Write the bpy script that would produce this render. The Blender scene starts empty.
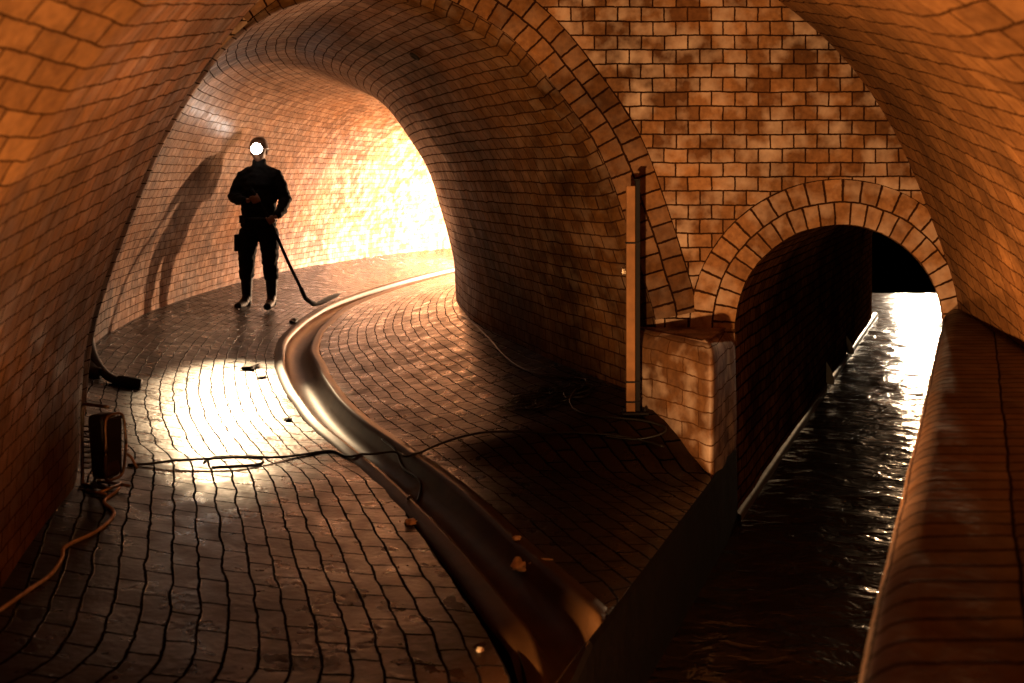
import bpy, bmesh, math, random
from mathutils import Vector, Matrix, noise
from mathutils.bvhtree import BVHTree
random.seed(7)
C = bpy.context.scene
COL = C.collection
F, HZ, EYE = 1000.0, 176.0, 1.4
YW = 5.2                                    # depth of the end wall


def P(u, v, Y):                             # pixel and depth to a point of the place
    return Vector(((u - 512) / F * Y, Y, EYE - (v - HZ) / F * Y))


# ------------------------------------------------------------------ camera
cam_d = bpy.data.cameras.new('camera')
cam = bpy.data.objects.new('camera', cam_d)
COL.objects.link(cam)
cam.location = (0, 0, EYE)
cam.rotation_euler = (math.pi / 2, 0, 0)
cam_d.sensor_width = 36
cam_d.lens = 36 * F / 1024
cam_d.shift_y = -(341.5 - HZ) / 1024
cam_d.clip_start = 0.02
cam_d.dof.use_dof = True
cam_d.dof.focus_distance = 7.0
cam_d.dof.aperture_fstop = 3.6
C.camera = cam
C.view_settings.view_transform = 'Standard'
C.view_settings.look = 'None'
C.view_settings.gamma = 1
C.view_settings.exposure = 0.0
C.view_settings.use_curve_mapping = False
w = bpy.data.worlds.new('world')
C.world = w
w.use_nodes = True
w.node_tree.nodes['Background'].inputs[0].default_value = (0.0, 0.0, 0.0, 1)
w.node_tree.nodes['Background'].inputs[1].default_value = 0.0


# ------------------------------------------------------------------ materials
def new_mat(name):
    m = bpy.data.materials.new(name)
    m.use_nodes = True
    nt = m.node_tree
    return m, nt, nt.nodes['Principled BSDF']


def N(nt, t, **kw):
    n = nt.nodes.new(t)
    for k, v in kw.items():
        setattr(n, k, v)
    return n


def brick_mat(name, c1, c2, mortar, bw=.12, bh=.075, ms=.006, rough=(.35, .75), bump=.6, stain=.5,
              offset=.5, wob=.006, spec=.5, grit=.25, dist=.006, pale=.0, squash=0):
    m, nt, b = new_mat(name)
    L = nt.links.new
    uv = N(nt, 'ShaderNodeUVMap'); uv.uv_map = 'UVMap'
    tc = N(nt, 'ShaderNodeTexCoord')
    nz = N(nt, 'ShaderNodeTexNoise'); nz.inputs['Scale'].default_value = 5.5; nz.inputs['Detail'].default_value = 3
    L(tc.outputs['Object'], nz.inputs['Vector'])
    sub = N(nt, 'ShaderNodeVectorMath', operation='SUBTRACT'); sub.inputs[1].default_value = (.5, .5, .5)
    L(nz.outputs['Color'], sub.inputs[0])
    sc = N(nt, 'ShaderNodeVectorMath', operation='SCALE'); sc.inputs['Scale'].default_value = wob * 2.5
    L(sub.outputs[0], sc.inputs[0])
    # ragged brick edges
    nz3 = N(nt, 'ShaderNodeTexNoise'); nz3.inputs['Scale'].default_value = 60; nz3.inputs['Detail'].default_value = 2
    L(tc.outputs['Object'], nz3.inputs['Vector'])
    sub3 = N(nt, 'ShaderNodeVectorMath', operation='SUBTRACT'); sub3.inputs[1].default_value = (.5, .5, .5)
    L(nz3.outputs['Color'], sub3.inputs[0])
    sc3 = N(nt, 'ShaderNodeVectorMath', operation='SCALE'); sc3.inputs['Scale'].default_value = .006
    L(sub3.outputs[0], sc3.inputs[0])
    add = N(nt, 'ShaderNodeVectorMath', operation='ADD'); L(uv.outputs[0], add.inputs[0]); L(sc.outputs[0], add.inputs[1])
    add3 = N(nt, 'ShaderNodeVectorMath', operation='ADD'); L(add.outputs[0], add3.inputs[0]); L(sc3.outputs[0], add3.inputs[1])
    br = N(nt, 'ShaderNodeTexBrick')
    br.offset = offset
    br.squash = 1.0
    br.inputs['Scale'].default_value = 1
    br.inputs['Brick Width'].default_value = bw
    br.inputs['Row Height'].default_value = bh
    br.inputs['Mortar Size'].default_value = ms
    br.inputs['Mortar Smooth'].default_value = .3
    br.inputs['Bias'].default_value = -.1
    br.inputs['Color1'].default_value = (*c1, 1)
    br.inputs['Color2'].default_value = (*c2, 1)
    br.inputs['Mortar'].default_value = (*mortar, 1)
    L(add3.outputs[0], br.inputs['Vector'])
    # dirt and slime in patches
    n2 = N(nt, 'ShaderNodeTexNoise'); n2.inputs['Scale'].default_value = 1.3; n2.inputs['Detail'].default_value = 7
    n2.inputs['Roughness'].default_value = .65
    L(tc.outputs['Object'], n2.inputs['Vector'])
    rp = N(nt, 'ShaderNodeValToRGB')
    rp.color_ramp.elements[0].position = .36; rp.color_ramp.elements[0].color = (1 - stain,) * 3 + (1,)
    rp.color_ramp.elements[1].position = .62; rp.color_ramp.elements[1].color = (1, 1, 1, 1)
    L(n2.outputs['Fac'], rp.inputs[0])
    mx = N(nt, 'ShaderNodeMixRGB', blend_type='MULTIPLY'); mx.inputs[0].default_value = 1
    L(br.outputs['Color'], mx.inputs[1]); L(rp.outputs[0], mx.inputs[2])
    # fine grain in the fired clay
    n4 = N(nt, 'ShaderNodeTexNoise'); n4.inputs['Scale'].default_value = 38; n4.inputs['Detail'].default_value = 5
    L(tc.outputs['Object'], n4.inputs['Vector'])
    r4 = N(nt, 'ShaderNodeValToRGB')
    r4.color_ramp.elements[0].position = .3; r4.color_ramp.elements[0].color = (.62, .56, .5, 1)
    r4.color_ramp.elements[1].position = .68; r4.color_ramp.elements[1].color = (1.15, 1.15, 1.15, 1)
    L(n4.outputs['Fac'], r4.inputs[0])
    m4 = N(nt, 'ShaderNodeMixRGB', blend_type='MULTIPLY'); m4.inputs[0].default_value = .8
    L(mx.outputs[0], m4.inputs[1]); L(r4.outputs[0], m4.inputs[2])
    out = m4.outputs[0]
    if pale > 0:                                    # limewash and salts on single bricks
        n5 = N(nt, 'ShaderNodeTexNoise'); n5.inputs['Scale'].default_value = 8; n5.inputs['Detail'].default_value = 6
        L(tc.outputs['Object'], n5.inputs['Vector'])
        r5 = N(nt, 'ShaderNodeValToRGB'); r5.color_ramp.elements[0].position = .45; r5.color_ramp.elements[1].position = .8
        L(n5.outputs['Fac'], r5.inputs[0])
        ml = N(nt, 'ShaderNodeMath', operation='MULTIPLY'); ml.inputs[1].default_value = pale
        L(r5.outputs[0], ml.inputs[0])
        mf = N(nt, 'ShaderNodeMath', operation='SUBTRACT', use_clamp=True); L(ml.outputs[0], mf.inputs[0]); L(br.outputs['Fac'], mf.inputs[1])
        m5 = N(nt, 'ShaderNodeMixRGB'); m5.inputs[2].default_value = (.62, .40, .27, 1)
        L(mf.outputs[0], m5.inputs[0]); L(out, m5.inputs[1]); out = m5.outputs[0]
    L(out, b.inputs['Base Color'])
    # wet sheen
    mr = N(nt, 'ShaderNodeMapRange')
    mr.inputs['From Min'].default_value = .3; mr.inputs['From Max'].default_value = .7
    mr.inputs['To Min'].default_value = rough[0]; mr.inputs['To Max'].default_value = rough[1]
    n6 = N(nt, 'ShaderNodeTexNoise'); n6.inputs['Scale'].default_value = 9; n6.inputs['Detail'].default_value = 4
    L(tc.outputs['Object'], n6.inputs['Vector'])
    L(n6.outputs['Fac'], mr.inputs['Value'])
    rm = N(nt, 'ShaderNodeMixRGB'); rm.inputs[2].default_value = (.95, .95, .95, 1)
    L(br.outputs['Fac'], rm.inputs[0]); L(mr.outputs[0], rm.inputs[1]); L(rm.outputs[0], b.inputs['Roughness'])
    sm_ = N(nt, 'ShaderNodeMath', operation='MULTIPLY_ADD'); sm_.inputs[1].default_value = -spec * .9; sm_.inputs[2].default_value = spec
    L(br.outputs['Fac'], sm_.inputs[0]); L(sm_.outputs[0], b.inputs['Specular IOR Level'])
    # relief
    inv = N(nt, 'ShaderNodeMath', operation='SUBTRACT'); inv.inputs[0].default_value = 1; L(br.outputs['Fac'], inv.inputs[1])
    lum = N(nt, 'ShaderNodeRGBToBW'); L(br.outputs['Color'], lum.inputs[0])
    a1 = N(nt, 'ShaderNodeMath', operation='MULTIPLY_ADD'); a1.inputs[1].default_value = 1.2
    L(lum.outputs[0], a1.inputs[0]); L(inv.outputs[0], a1.inputs[2])
    a2 = N(nt, 'ShaderNodeMath', operation='MULTIPLY_ADD'); a2.inputs[1].default_value = grit
    L(n4.outputs['Fac'], a2.inputs[0]); L(a1.outputs[0], a2.inputs[2])
    bp = N(nt, 'ShaderNodeBump'); bp.inputs['Strength'].default_value = bump; bp.inputs['Distance'].default_value = dist
    L(a2.outputs[0], bp.inputs['Height']); L(bp.outputs[0], b.inputs['Normal'])
    return m


def plain_mat(name, col, rough=.6, metal=0, spec=.5, nscale=20, bump=.15, dist=.004, var=.35, emit=None, estr=0, coat=0):
    m, nt, b = new_mat(name)
    L = nt.links.new
    tc = N(nt, 'ShaderNodeTexCoord')
    n = N(nt, 'ShaderNodeTexNoise'); n.inputs['Scale'].default_value = nscale; n.inputs['Detail'].default_value = 6
    L(tc.outputs['Object'], n.inputs['Vector'])
    r = N(nt, 'ShaderNodeValToRGB')
    r.color_ramp.elements[0].position = .3; r.color_ramp.elements[0].color = tuple(c * (1 - var) for c in col) + (1,)
    r.color_ramp.elements[1].position = .7; r.color_ramp.elements[1].color = tuple(min(1, c * (1 + var * .5)) for c in col) + (1,)
    L(n.outputs['Fac'], r.inputs[0]); L(r.outputs[0], b.inputs['Base Color'])
    b.inputs['Roughness'].default_value = rough
    b.inputs['Metallic'].default_value = metal
    b.inputs['Specular IOR Level'].default_value = spec
    b.inputs['Coat Weight'].default_value = coat
    bp = N(nt, 'ShaderNodeBump'); bp.inputs['Strength'].default_value = bump; bp.inputs['Distance'].default_value = dist
    L(n.outputs['Fac'], bp.inputs['Height']); L(bp.outputs[0], b.inputs['Normal'])
    if emit:
        b.inputs['Emission Color'].default_value = (*emit, 1)
        b.inputs['Emission Strength'].default_value = estr
    return m


M = {}
M['vault'] = brick_mat('vault_brick', (.24, .094, .028), (.15, .055, .016), (.06, .021, .006), bw=.14, bh=.082, ms=.004,
                       rough=(.5, .8), stain=.62, wob=.014, bump=1.0, dist=.008, spec=.10)
M['end'] = brick_mat('end_wall_brick', (.36, .15, .053), (.13, .043, .011), (.045, .015, .0045), bw=.122, bh=.0735, ms=.0045,
                     rough=(.5, .8), stain=.68, wob=.007, bump=.9, dist=.006, pale=.9, spec=.10)
M['ring'] = brick_mat('arch_ring_brick', (.24, .09, .025), (.115, .039, .010), (.03, .010, .003), bw=.088, bh=.116, ms=.0055,
                      rough=(.5, .8), stain=.6, wob=.008, bump=1.0, dist=.008, pale=.15, spec=.10)
M['ring2'] = brick_mat('small_arch_ring_brick', (.38, .16, .058), (.20, .072, .021), (.045, .015, .0045), bw=.072, bh=.12, ms=.005,
                       rough=(.5, .8), stain=.5, wob=.008, bump=.9, dist=.007, pale=.7, spec=.10)
M['lining'] = brick_mat('tunnel_lining_brick', (.23, .10, .036), (.14, .056, .018), (.085, .034, .012), bw=.125, bh=.075, ms=.0040,
                        rough=(.32, .5), stain=.62, wob=.009, bump=.7, dist=.006, pale=.42, spec=.05)
M['lining_shaded'] = brick_mat('tunnel_mouth_brick_shaded', (.15, .058, .017), (.085, .031, .009), (.045, .016, .005), bw=.125, bh=.075, ms=.0042,
                             rough=(.34, .55), stain=.7, wob=.010, bump=.8, dist=.007, pale=.15, spec=.05)  # darker copy of the lining brick, standing in for shade at the mouth
M['culvert'] = brick_mat('culvert_brick', (.17, .06, .018), (.07, .023, .007), (.02, .007, .002), bw=.14, bh=.075, ms=.007,
                         rough=(.6, .85), stain=.7, wob=.010, bump=1.0, dist=.012, spec=.0)
M['floor'] = brick_mat('floor_brick', (.028, .0098, .0024), (.014, .0047, .0011), (.003, .001, .0004), bw=.19, bh=.088, ms=.0055,
                       rough=(.20, .48), stain=.6, wob=.016, bump=1.0, dist=.010, spec=.40)
M['coping'] = brick_mat('coping_brick', (.11, .042, .012), (.07, .026, .0075), (.015, .005, .002), bw=.25, bh=.078, ms=.005,
                        rough=(.5, .8), stain=.5, wob=.01, bump=.9, dist=.008, offset=0)
M['pier'] = brick_mat('pier_brick', (.27, .105, .032), (.17, .06, .017), (.13, .047, .014), bw=.23, bh=.078, ms=.0035,
                      rough=(.45, .75), stain=.5, wob=.02, bump=.35, dist=.004, pale=.9)
M['cement'] = plain_mat('wet_cement', (.050, .020, .006), rough=.48, spec=.22, nscale=9, bump=.35, dist=.006, var=.4)
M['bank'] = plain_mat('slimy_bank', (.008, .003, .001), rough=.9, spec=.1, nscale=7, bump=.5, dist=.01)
M['black_cloth'] = plain_mat('black_cloth', (.005, .0035, .003), spec=.15, rough=.9, nscale=60, bump=.2)
M['rubber'] = plain_mat('black_rubber', (.010, .007, .006), rough=.6, spec=.25, nscale=30, bump=.1)
M['skin'] = plain_mat('skin', (.20, .09, .05), rough=.6, nscale=40, bump=.05, var=.1)
M['helmet'] = plain_mat('dark_helmet', (.05, .022, .012), rough=.4, nscale=15, bump=.05)
M['wood'] = plain_mat('pale_timber', (.27, .11, .038), rough=.8, spec=.2, nscale=14, bump=.2, var=.3)
M['dark_metal'] = plain_mat('dark_metal', (.010, .005, .003), rough=.75, spec=.2, metal=0, nscale=30, bump=.1)
M['steel'] = plain_mat('worn_steel', (.42, .30, .2), rough=.3, metal=1, nscale=30, bump=.1)
M['lamp_body'] = plain_mat('lamp_body', (.05, .022, .008), rough=.45, metal=.4, nscale=24, bump=.12)
M['glass'] = plain_mat('lamp_glass', (.03, .02, .015), rough=.08, nscale=5, bump=0)
M['cable_dark'] = plain_mat('dark_cable', (.012, .008, .005), rough=.4, nscale=40, bump=.1)
M['cable_pale'] = plain_mat('pale_cable', (.62, .48, .34), rough=.5, nscale=40, bump=.1)
M['tissue'] = plain_mat('sodden_paper', (.80, .58, .38), rough=.7, nscale=50, bump=.5)
M['debris'] = plain_mat('dark_debris', (.02, .012, .008), rough=.7, nscale=60, bump=.5)
M['lens'] = plain_mat('headlamp_lens', (.9, .9, .9), rough=.3, bump=0, emit=(1.0, .93, .80), estr=40)


def water_mat():
    m, nt, b = new_mat('black_water')
    L = nt.links.new
    tc = N(nt, 'ShaderNodeTexCoord')
    mp = N(nt, 'ShaderNodeMapping')
    mp.inputs['Rotation'].default_value = (0, 0, math.radians(24.6))
    mp.inputs['Scale'].default_value = (1.0, 1.7, 1)
    L(tc.outputs['Object'], mp.inputs['Vector'])
    n = N(nt, 'ShaderNodeTexNoise'); n.inputs['Scale'].default_value = 5; n.inputs['Detail'].default_value = 3
    n.inputs['Distortion'].default_value = .6
    L(mp.outputs[0], n.inputs['Vector'])
    bp = N(nt, 'ShaderNodeBump'); bp.inputs['Strength'].default_value = .8; bp.inputs['Distance'].default_value = .024
    L(n.outputs['Fac'], bp.inputs['Height']); L(bp.outputs[0], b.inputs['Normal'])
    b.inputs['Base Color'].default_value = (.016, .007, .003, 1)
    b.inputs['Roughness'].default_value = .15
    b.inputs['IOR'].default_value = 1.33
    b.inputs['Specular IOR Level'].default_value = .6
    return m


M['water'] = water_mat()


# ------------------------------------------------------------------ object helpers
def link(name, me, mat=None, parent=None):
    o = bpy.data.objects.new(name, me)
    COL.objects.link(o)
    if mat is not None and me is not None:
        me.materials.append(mat)
    if parent is not None:
        o.parent = parent
    return o


def tag(o, label=None, cat=None, group=None, kind=None):
    if label: o['label'] = label
    if cat: o['category'] = cat
    if group: o['group'] = group
    if kind: o['kind'] = kind
    return o


def empty(name, loc, rz=0):
    o = bpy.data.objects.new(name, None)
    COL.objects.link(o)
    o.location = loc
    o.rotation_euler = (0, 0, rz)
    o.empty_display_size = .1
    return o


def bm_obj(name, bm, mat, parent=None, smooth=False):
    me = bpy.data.meshes.new(name)
    bmesh.ops.recalc_face_normals(bm, faces=bm.faces) if not smooth == 'keep' else None
    bm.to_mesh(me)
    bm.free()
    if smooth:
        for p in me.polygons: p.use_smooth = True
    return link(name, me, mat, parent)


def grid_obj(name, rows, uvs, mat, parent=None, smooth=True, flip=False):
    """rows of points (each the same length) and their uv in metres"""
    nr, nc = len(rows), len(rows[0])
    vs = [tuple(p) for r in rows for p in r]
    fs = []
    for i in range(nr - 1):
        for j in range(nc - 1):
            f = (i * nc + j, i * nc + j + 1, (i + 1) * nc + j + 1, (i + 1) * nc + j)
            fs.append(f[::-1] if flip else f)
    me = bpy.data.meshes.new(name)
    me.from_pydata(vs, [], fs)
    ul = me.uv_layers.new(name='UVMap')
    fu = [u for r in uvs for u in r]
    for lp in me.loops:
        ul.data[lp.index].uv = fu[lp.vertex_index]
    if smooth:
        for p in me.polygons: p.use_smooth = True
    me.update()
    return link(name, me, mat, parent)


def cr(pts, n=6, closed=False):
    """Catmull-Rom through the points, n steps a span"""
    pts = [Vector(p) for p in pts]
    out = []
    m = len(pts)
    for i in range(m - 1):
        p0 = pts[i - 1] if i > 0 else pts[0] * 2 - pts[1]
        p1, p2 = pts[i], pts[i + 1]
        p3 = pts[i + 2] if i + 2 < m else pts[-1] * 2 - pts[-2]
        for k in range(n):
            t = k / n
            out.append(.5 * ((2 * p1) + (p2 - p0) * t + (2 * p0 - 5 * p1 + 4 * p2 - p3) * t * t + (3 * p1 - p0 - 3 * p2 + p3) * t ** 3))
    out.append(pts[-1])
    return out


def resample(pts, n):
    pts = [Vector(p) for p in pts]
    d = [0]
    for a, b in zip(pts, pts[1:]): d.append(d[-1] + (b - a).length)
    out, j = [], 0
    for k in range(n):
        s = d[-1] * k / (n - 1)
        while j < len(pts) - 2 and d[j + 1] < s: j += 1
        seg = d[j + 1] - d[j]
        t = 0 if seg == 0 else (s - d[j]) / seg
        out.append(pts[j].lerp(pts[j + 1], min(1, max(0, t))))
    return out


def arclen(pts):
    d = [0]
    for a, b in zip(pts, pts[1:]): d.append(d[-1] + (Vector(b) - Vector(a)).length)
    return d


def relief(p, amp=.008, sc=2.2):
    return amp * (noise.noise(Vector(p) * sc) + .5 * noise.noise(Vector(p) * sc * 2.7))


def tube_bm(bm, pts, r, seg=8, taper=None):
    pts = [Vector(p) for p in pts]
    rings = []
    up = Vector((0, 0, 1))
    for i, p in enumerate(pts):
        t = (pts[min(i + 1, len(pts) - 1)] - pts[max(i - 1, 0)]).normalized()
        a = t.cross(up)
        if a.length < .05: a = t.cross(Vector((1, 0, 0)))
        a.normalize(); b = t.cross(a).normalized()
        rr = r if taper is None else r * taper[i]
        rings.append([bm.verts.new(p + (a * math.cos(k * 2 * math.pi / seg) + b * math.sin(k * 2 * math.pi / seg)) * rr) for k in range(seg)])
    for r0, r1 in zip(rings, rings[1:]):
        for k in range(seg):
            bm.faces.new((r0[k], r0[(k + 1) % seg], r1[(k + 1) % seg], r1[k]))
    bm.faces.new(rings[0][::-1]); bm.faces.new(rings[-1])
    return bm


def box_bm(bm, c, s, rot=None, bev=0):
    mat = Matrix.Translation(Vector(c)) @ (rot.to_4x4() if rot else Matrix.Identity(4)) @ Matrix.Diagonal((*s, 1))
    r = bmesh.ops.create_cube(bm, size=1, matrix=mat)
    if bev:
        es = set(e for v in r['verts'] for e in v.link_edges)
        bmesh.ops.bevel(bm, geom=list(es), offset=bev, segments=3, affect='EDGES', profile=.6)
    return bm


# ------------------------------------------------------------------ the main vault: widens towards the end wall
left_px = [(74, 520), (76, 480), (78, 445), (80, 400), (86, 345), (100, 290), (130, 210), (160, 140), (190, 90), (220, 46)]
top_px = [(255, 4), (305, -40), (370, -76), (430, -96), (487, -101), (560, -95), (640, -74), (716, -40), (778, 0), (822, 36), (857, 74),
          (889, 122), (912, 170), (932, 221), (950, 272), (958, 310), (962, 376), (962, 440), (960, 520)]
sec_px = cr([Vector((a, b)) for a, b in left_px + top_px], 5)
sec0 = [P(q.x, q.y, YW) for q in sec_px]
al = arclen(sec0)
W = [x / al[-1] for x in al]
Y1 = 4.05


def sstep(a, b, x):
    t = min(1, max(0, (x - a) / (b - a)))
    return t * t * (3 - 2 * t)


def apexes(t):
    k = sstep(.38, .62, t)
    pl = P(429, 4, -7.2)
    pr = P(640, -12, -14.0)
    return pl, pr, k


def vault_pt(i, Y):
    t = W[i]
    pl, pr, k = apexes(t)
    # left: along the sight line to Y1 then the cone; right: cone from the end wall
    q = sec_px[i]
    if Y >= Y1:
        a = P(q.x, q.y, Y)
    else:
        s1 = P(q.x, q.y, Y1)
        kk = (max(Y, 2.0) - pl.y) / (Y1 - pl.y)
        a = pl + (s1 - pl) * kk
        a.y = Y
    kk = (max(Y, 2.0) - pr.y) / (YW - pr.y)
    b = pr + (sec0[i] - pr) * kk
    b.y = Y
    return a * (1 - k) + b * k


ys = [-2.2, -1, 0, .8, 1.4] + [2.0 + .1 * k for k in range(33)]
ys = [y for y in ys if y <= YW]
if ys[-1] < YW: ys.append(YW)
rows, uvs = [], []
for y in ys:
    r, u = [], []
    for i in range(len(sec_px)):
        p = vault_pt(i, y)
        if 2.0 < y < YW - .05:
            n_ = Vector((p.x, 0, p.z - .6)).normalized()
            p = p + n_ * relief(p, .010, 1.8)
        r.append(p); u.append((y, al[i] * .93))
    rows.append(r); uvs.append(u)
vault = grid_obj('ceiling', rows, uvs, M['vault'], flip=True)
tag(vault, 'brick barrel vault sweeping over both channels', kind='structure')
bk = bmesh.new()                                       # the tunnel closes far behind the tripod
bk.faces.new([bk.verts.new(p) for p in rows[0]])
bo = bm_obj('wall_front', bk, M['culvert'])
tag(bo, kind='structure')
me = bo.data; ul = me.uv_layers.new(name='UVMap')
for lp in me.loops: ul.data[lp.index].uv = (me.vertices[lp.vertex_index].co.x, me.vertices[lp.vertex_index].co.z)

# ------------------------------------------------------------------ the left tunnel mouth and lining
mouth_px = [(74, 520), (76, 480), (78, 445), (80, 400), (86, 345), (100, 290), (130, 210), (160, 140), (190, 90), (222, 47), (258, 18), (300, 0),
            (360, -12), (416, 3), (452, 18), (490, 40), (521, 68), (554, 110), (587, 160), (612, 227), (632, 290), (643, 335), (648, 400), (650, 445), (651, 520)]
mp2 = cr([Vector((a, b)) for a, b in mouth_px], 4)
prof = [P(q.x, q.y, YW) for q in mp2]
pal = arclen(prof)
XL, XR = P(78, 445, YW).x, P(650, 445, YW).x
mid, half = (XL + XR) / 2, (XR - XL) / 2
Lw = [(XL, 5.2), (-2.75, 6.3), (-3.1, 7.4), (-3.28, 8.7), (-3.3, 10.1), (-3.16, 11.8), (-2.88, 13.4), (-2.2, 15.4), (-1.08, 17.4), (.4, 19.2), (2.2, 20.6), (4.4, 21.4)]
Rw = [(XR, 5.2), (.32, 6.15), (-.02, 7.1), (-.27, 7.9), (-.43, 8.7), (-.52, 9.6), (-.45, 10.8), (-.1, 12.1), (.5, 13.5), (1.4, 15.0), (2.8, 16.4), (4.6, 17.2)]
Lc = cr([Vector((*a, 0)) for a in Lw], 7)
Rc = cr([Vector((*a, 0)) for a in Rw], 7)
nrm = []                                               # outward direction of the profile at each point
for i in range(len(prof)):
    t = prof[min(i + 1, len(prof) - 1)] - prof[max(i - 1, 0)]
    nrm.append(Vector((-t.z, 0, t.x)).normalized())
rows, uvs = [], []
flare = [(0.0, .075), (.012, .048), (.03, .026), (.055, .010), (.085, .002)]
pad = len(flare)
along = 0
prev = None
st = []
for dy, fl in flare:
    st.append((Lc[0] + Vector((0, dy, 0)), Rc[0] + Vector((0, dy, 0)), fl))
for a, b in list(zip(Lc, Rc))[1:]:
    st.append((a, b, 0))
for a, b, fl in st:
    m_ = (a + b) / 2
    if prev is not None: along += (m_ - prev).length
    prev = m_
    r, u = [], []
    for i, q in enumerate(prof):
        s = (q.x - mid) / half
        g = sstep(230, 330, mp2[i].x)                   # the arris is only on the end wall side
        off = nrm[i] * fl * g
        p = m_ + (b - a) * .5 * s + Vector((off.x, 0, q.z + off.z))
        if fl == 0:
            c_ = Vector((p.x - m_.x, p.y - m_.y, p.z - .8)).normalized()
            p = p + c_ * relief(p, .012, 1.5)
        r.append(p); u.append((along - fl, pal[i]))
    rows.append(r); uvs.append(u)
NS = 5 + 7 * 2 + 2                                      # lining near the mouth with shade put into its colour, then the rest
lin = grid_obj('wall_left', rows[:NS + 1], uvs[:NS + 1], M['lining_shaded'], flip=True)
tag(lin, 'brick lining behind the large arch, colour darkened for shade', kind='structure')
lin2 = grid_obj('wall_left', rows[NS:], uvs[NS:], M['lining'], flip=True)
tag(lin2, 'brick lining of the large tunnel curving away', kind='structure')
lining_rows = rows


# ------------------------------------------------------------------ the arch rings and the end wall
def strip(name, inner, outer_off, n_dirs, Y, mat, ustep_scale=1, nr=8, proud=.006, depth=.08):
    al_ = arclen(inner)
    rows, uvs = [], []
    # returns a solid strip: outer edge back, face, inner edge back
    for i, q in enumerate(inner):
        r, u = [], []
        for k in range(nr + 1):
            f = k / nr
            p = q + n_dirs[i] * outer_off * f
            y = Y - proud
            e = min(f, 1 - f)
            if e < .001: y += .004
            r.append(Vector((p.x, y, p.z))); u.append((al_[i] * ustep_scale, .001 + f * outer_off))
        pe = q + n_dirs[i] * outer_off
        r.append(Vector((pe.x, Y + .02, pe.z))); u.append((al_[i] * ustep_scale, outer_off + .01))
        rows.append(r); uvs.append(u)
    return grid_obj(name, rows, uvs, mat, smooth=False)


idx = [i for i, q in enumerate(mp2) if (q.x > 240 and q.y < 335)]
inner = [prof[i] + nrm[i] * .075 * sstep(230, 330, mp2[i].x) for i in idx]
tr = strip('trim_1', inner, .232 + .116 * 0, [nrm[i] for i in idx], YW, M['ring'])
tag(tr, 'triple brick ring round the large arch', kind='structure')
# small arch, semicircle with short legs
AC = P(839, 329, YW); RI = .104 * YW
arc = []
dirs = []
for k in range(61):
    a = math.pi - math.pi * k / 60
    d = Vector((math.cos(a), 0, math.sin(a)))
    arc.append(AC + d * RI); dirs.append(d)
tr2 = strip('trim_2', arc, .24, dirs, YW, M['ring2'])
tag(tr2, 'double brick ring round the small arch', kind='structure')

poly = []
s_i = [i for i, q in enumerate(sec_px) if q.x >= 219.9 or q.y < 60]
poly += [sec0[i] for i in s_i if not (sec_px[i].y > 300 and sec_px[i].x < 500)]
zb = -.7
poly.append(Vector((poly[-1].x, YW, zb)))
poly.append(Vector((AC.x + RI, YW, zb)))
poly += list(reversed(arc))
poly.append(Vector((AC.x - RI, YW, zb)))
poly.append(Vector((prof[-1].x + .05, YW, zb)))
mi = [i for i, q in enumerate(mp2) if q.x >= 223]
poly += [prof[i] + nrm[i] * .075 * sstep(230, 330, mp2[i].x) for i in reversed(mi)]
bm = bmesh.new()
vs = [bm.verts.new((p.x, YW, p.z)) for p in poly]
es = [bm.edges.new((vs[i], vs[(i + 1) % len(vs)])) for i in range(len(vs))]
bmesh.ops.triangle_fill(bm, edges=es, use_beauty=True, normal=(0, -1, 0))
bmesh.ops.recalc_face_normals(bm, faces=bm.faces)
uvl = bm.loops.layers.uv.new('UVMap')
for f in bm.faces:
    if f.normal.y > 0: f.normal_flip()
    for lp in f.loops: lp[uvl].uv = (lp.vert.co.x, lp.vert.co.z)
ew = bm_obj('wall_back', bm, M['end'], smooth='keep')
for p in ew.data.polygons: p.use_smooth = False
tag(ew, 'flat brick wall between the two arches', kind='structure')

# ------------------------------------------------------------------ the small culvert behind the right arch
DX = .459                                              # dx/dy of its axis
WZ = -.40                                              # water level
cs = [Vector((-RI, 0, -.75 - AC.z))] + [Vector((-RI, 0, z)) for z in (-1.2, -1.0, -.8, -.6, -.4, -.2)] \
    + [Vector((math.cos(math.pi - math.pi * k / 24) * RI, 0, math.sin(math.pi - math.pi * k / 24) * RI)) for k in range(25)] \
    + [Vector((RI, 0, z)) for z in (-.2, -.4, -.6, -.8, -1.0, -1.2)] + [Vector((RI, 0, -.75 - AC.z))]
cs[0].z = cs[1].z - .1; cs[-1].z = cs[0].z
cal = arclen(cs)
rows, uvs = [], []
ysr = [0, .01, .03] + [.25 * k for k in range(1, 60)]
for dy in ysr:
    y = YW + dy
    r, u = [], []
    bend = max(0, y - 12.4)
    for i, q in enumerate(cs):
        s = q.x / RI
        # the left side swings away to the left beyond the bend, the right one runs on
        x = AC.x + q.x + DX * dy - (1 - s) * .5 * (bend ** 1.6) * .55
        fl = .0
        p = Vector((x, y, AC.z + q.z))
        if dy > .02:
            p += Vector((s, 0, 0)) * relief(p, .012, 2.0)
        r.append(p); u.append((dy * 1.1, cal[i]))
    rows.append(r); uvs.append(u)
cul = grid_obj('wall_right', rows, uvs, M['culvert'], flip=True)
tag(cul, 'brick lining of the small tunnel with the stream', kind='structure')

# ------------------------------------------------------------------ floors
Gpx = [(455, 270), (400, 284), (345, 303), (312, 325), (298, 345), (301, 367), (314, 392), (338, 420), (372, 446), (410, 475), (452, 512), (500, 560), (548, 610), (577, 643)]
G = [Vector((2.6, 18.9, 0)), Vector((1.1, 17.9, 0)), Vector((-.1, 16.5, 0))]
for u, v in Gpx:
    Y = EYE * F / (v - HZ)
    G.append(Vector(((u - 512) / F * Y, Y, 0)))
G.append(Vector((.24, 2.55, 0)))
Gc = cr(G, 8)


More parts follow.
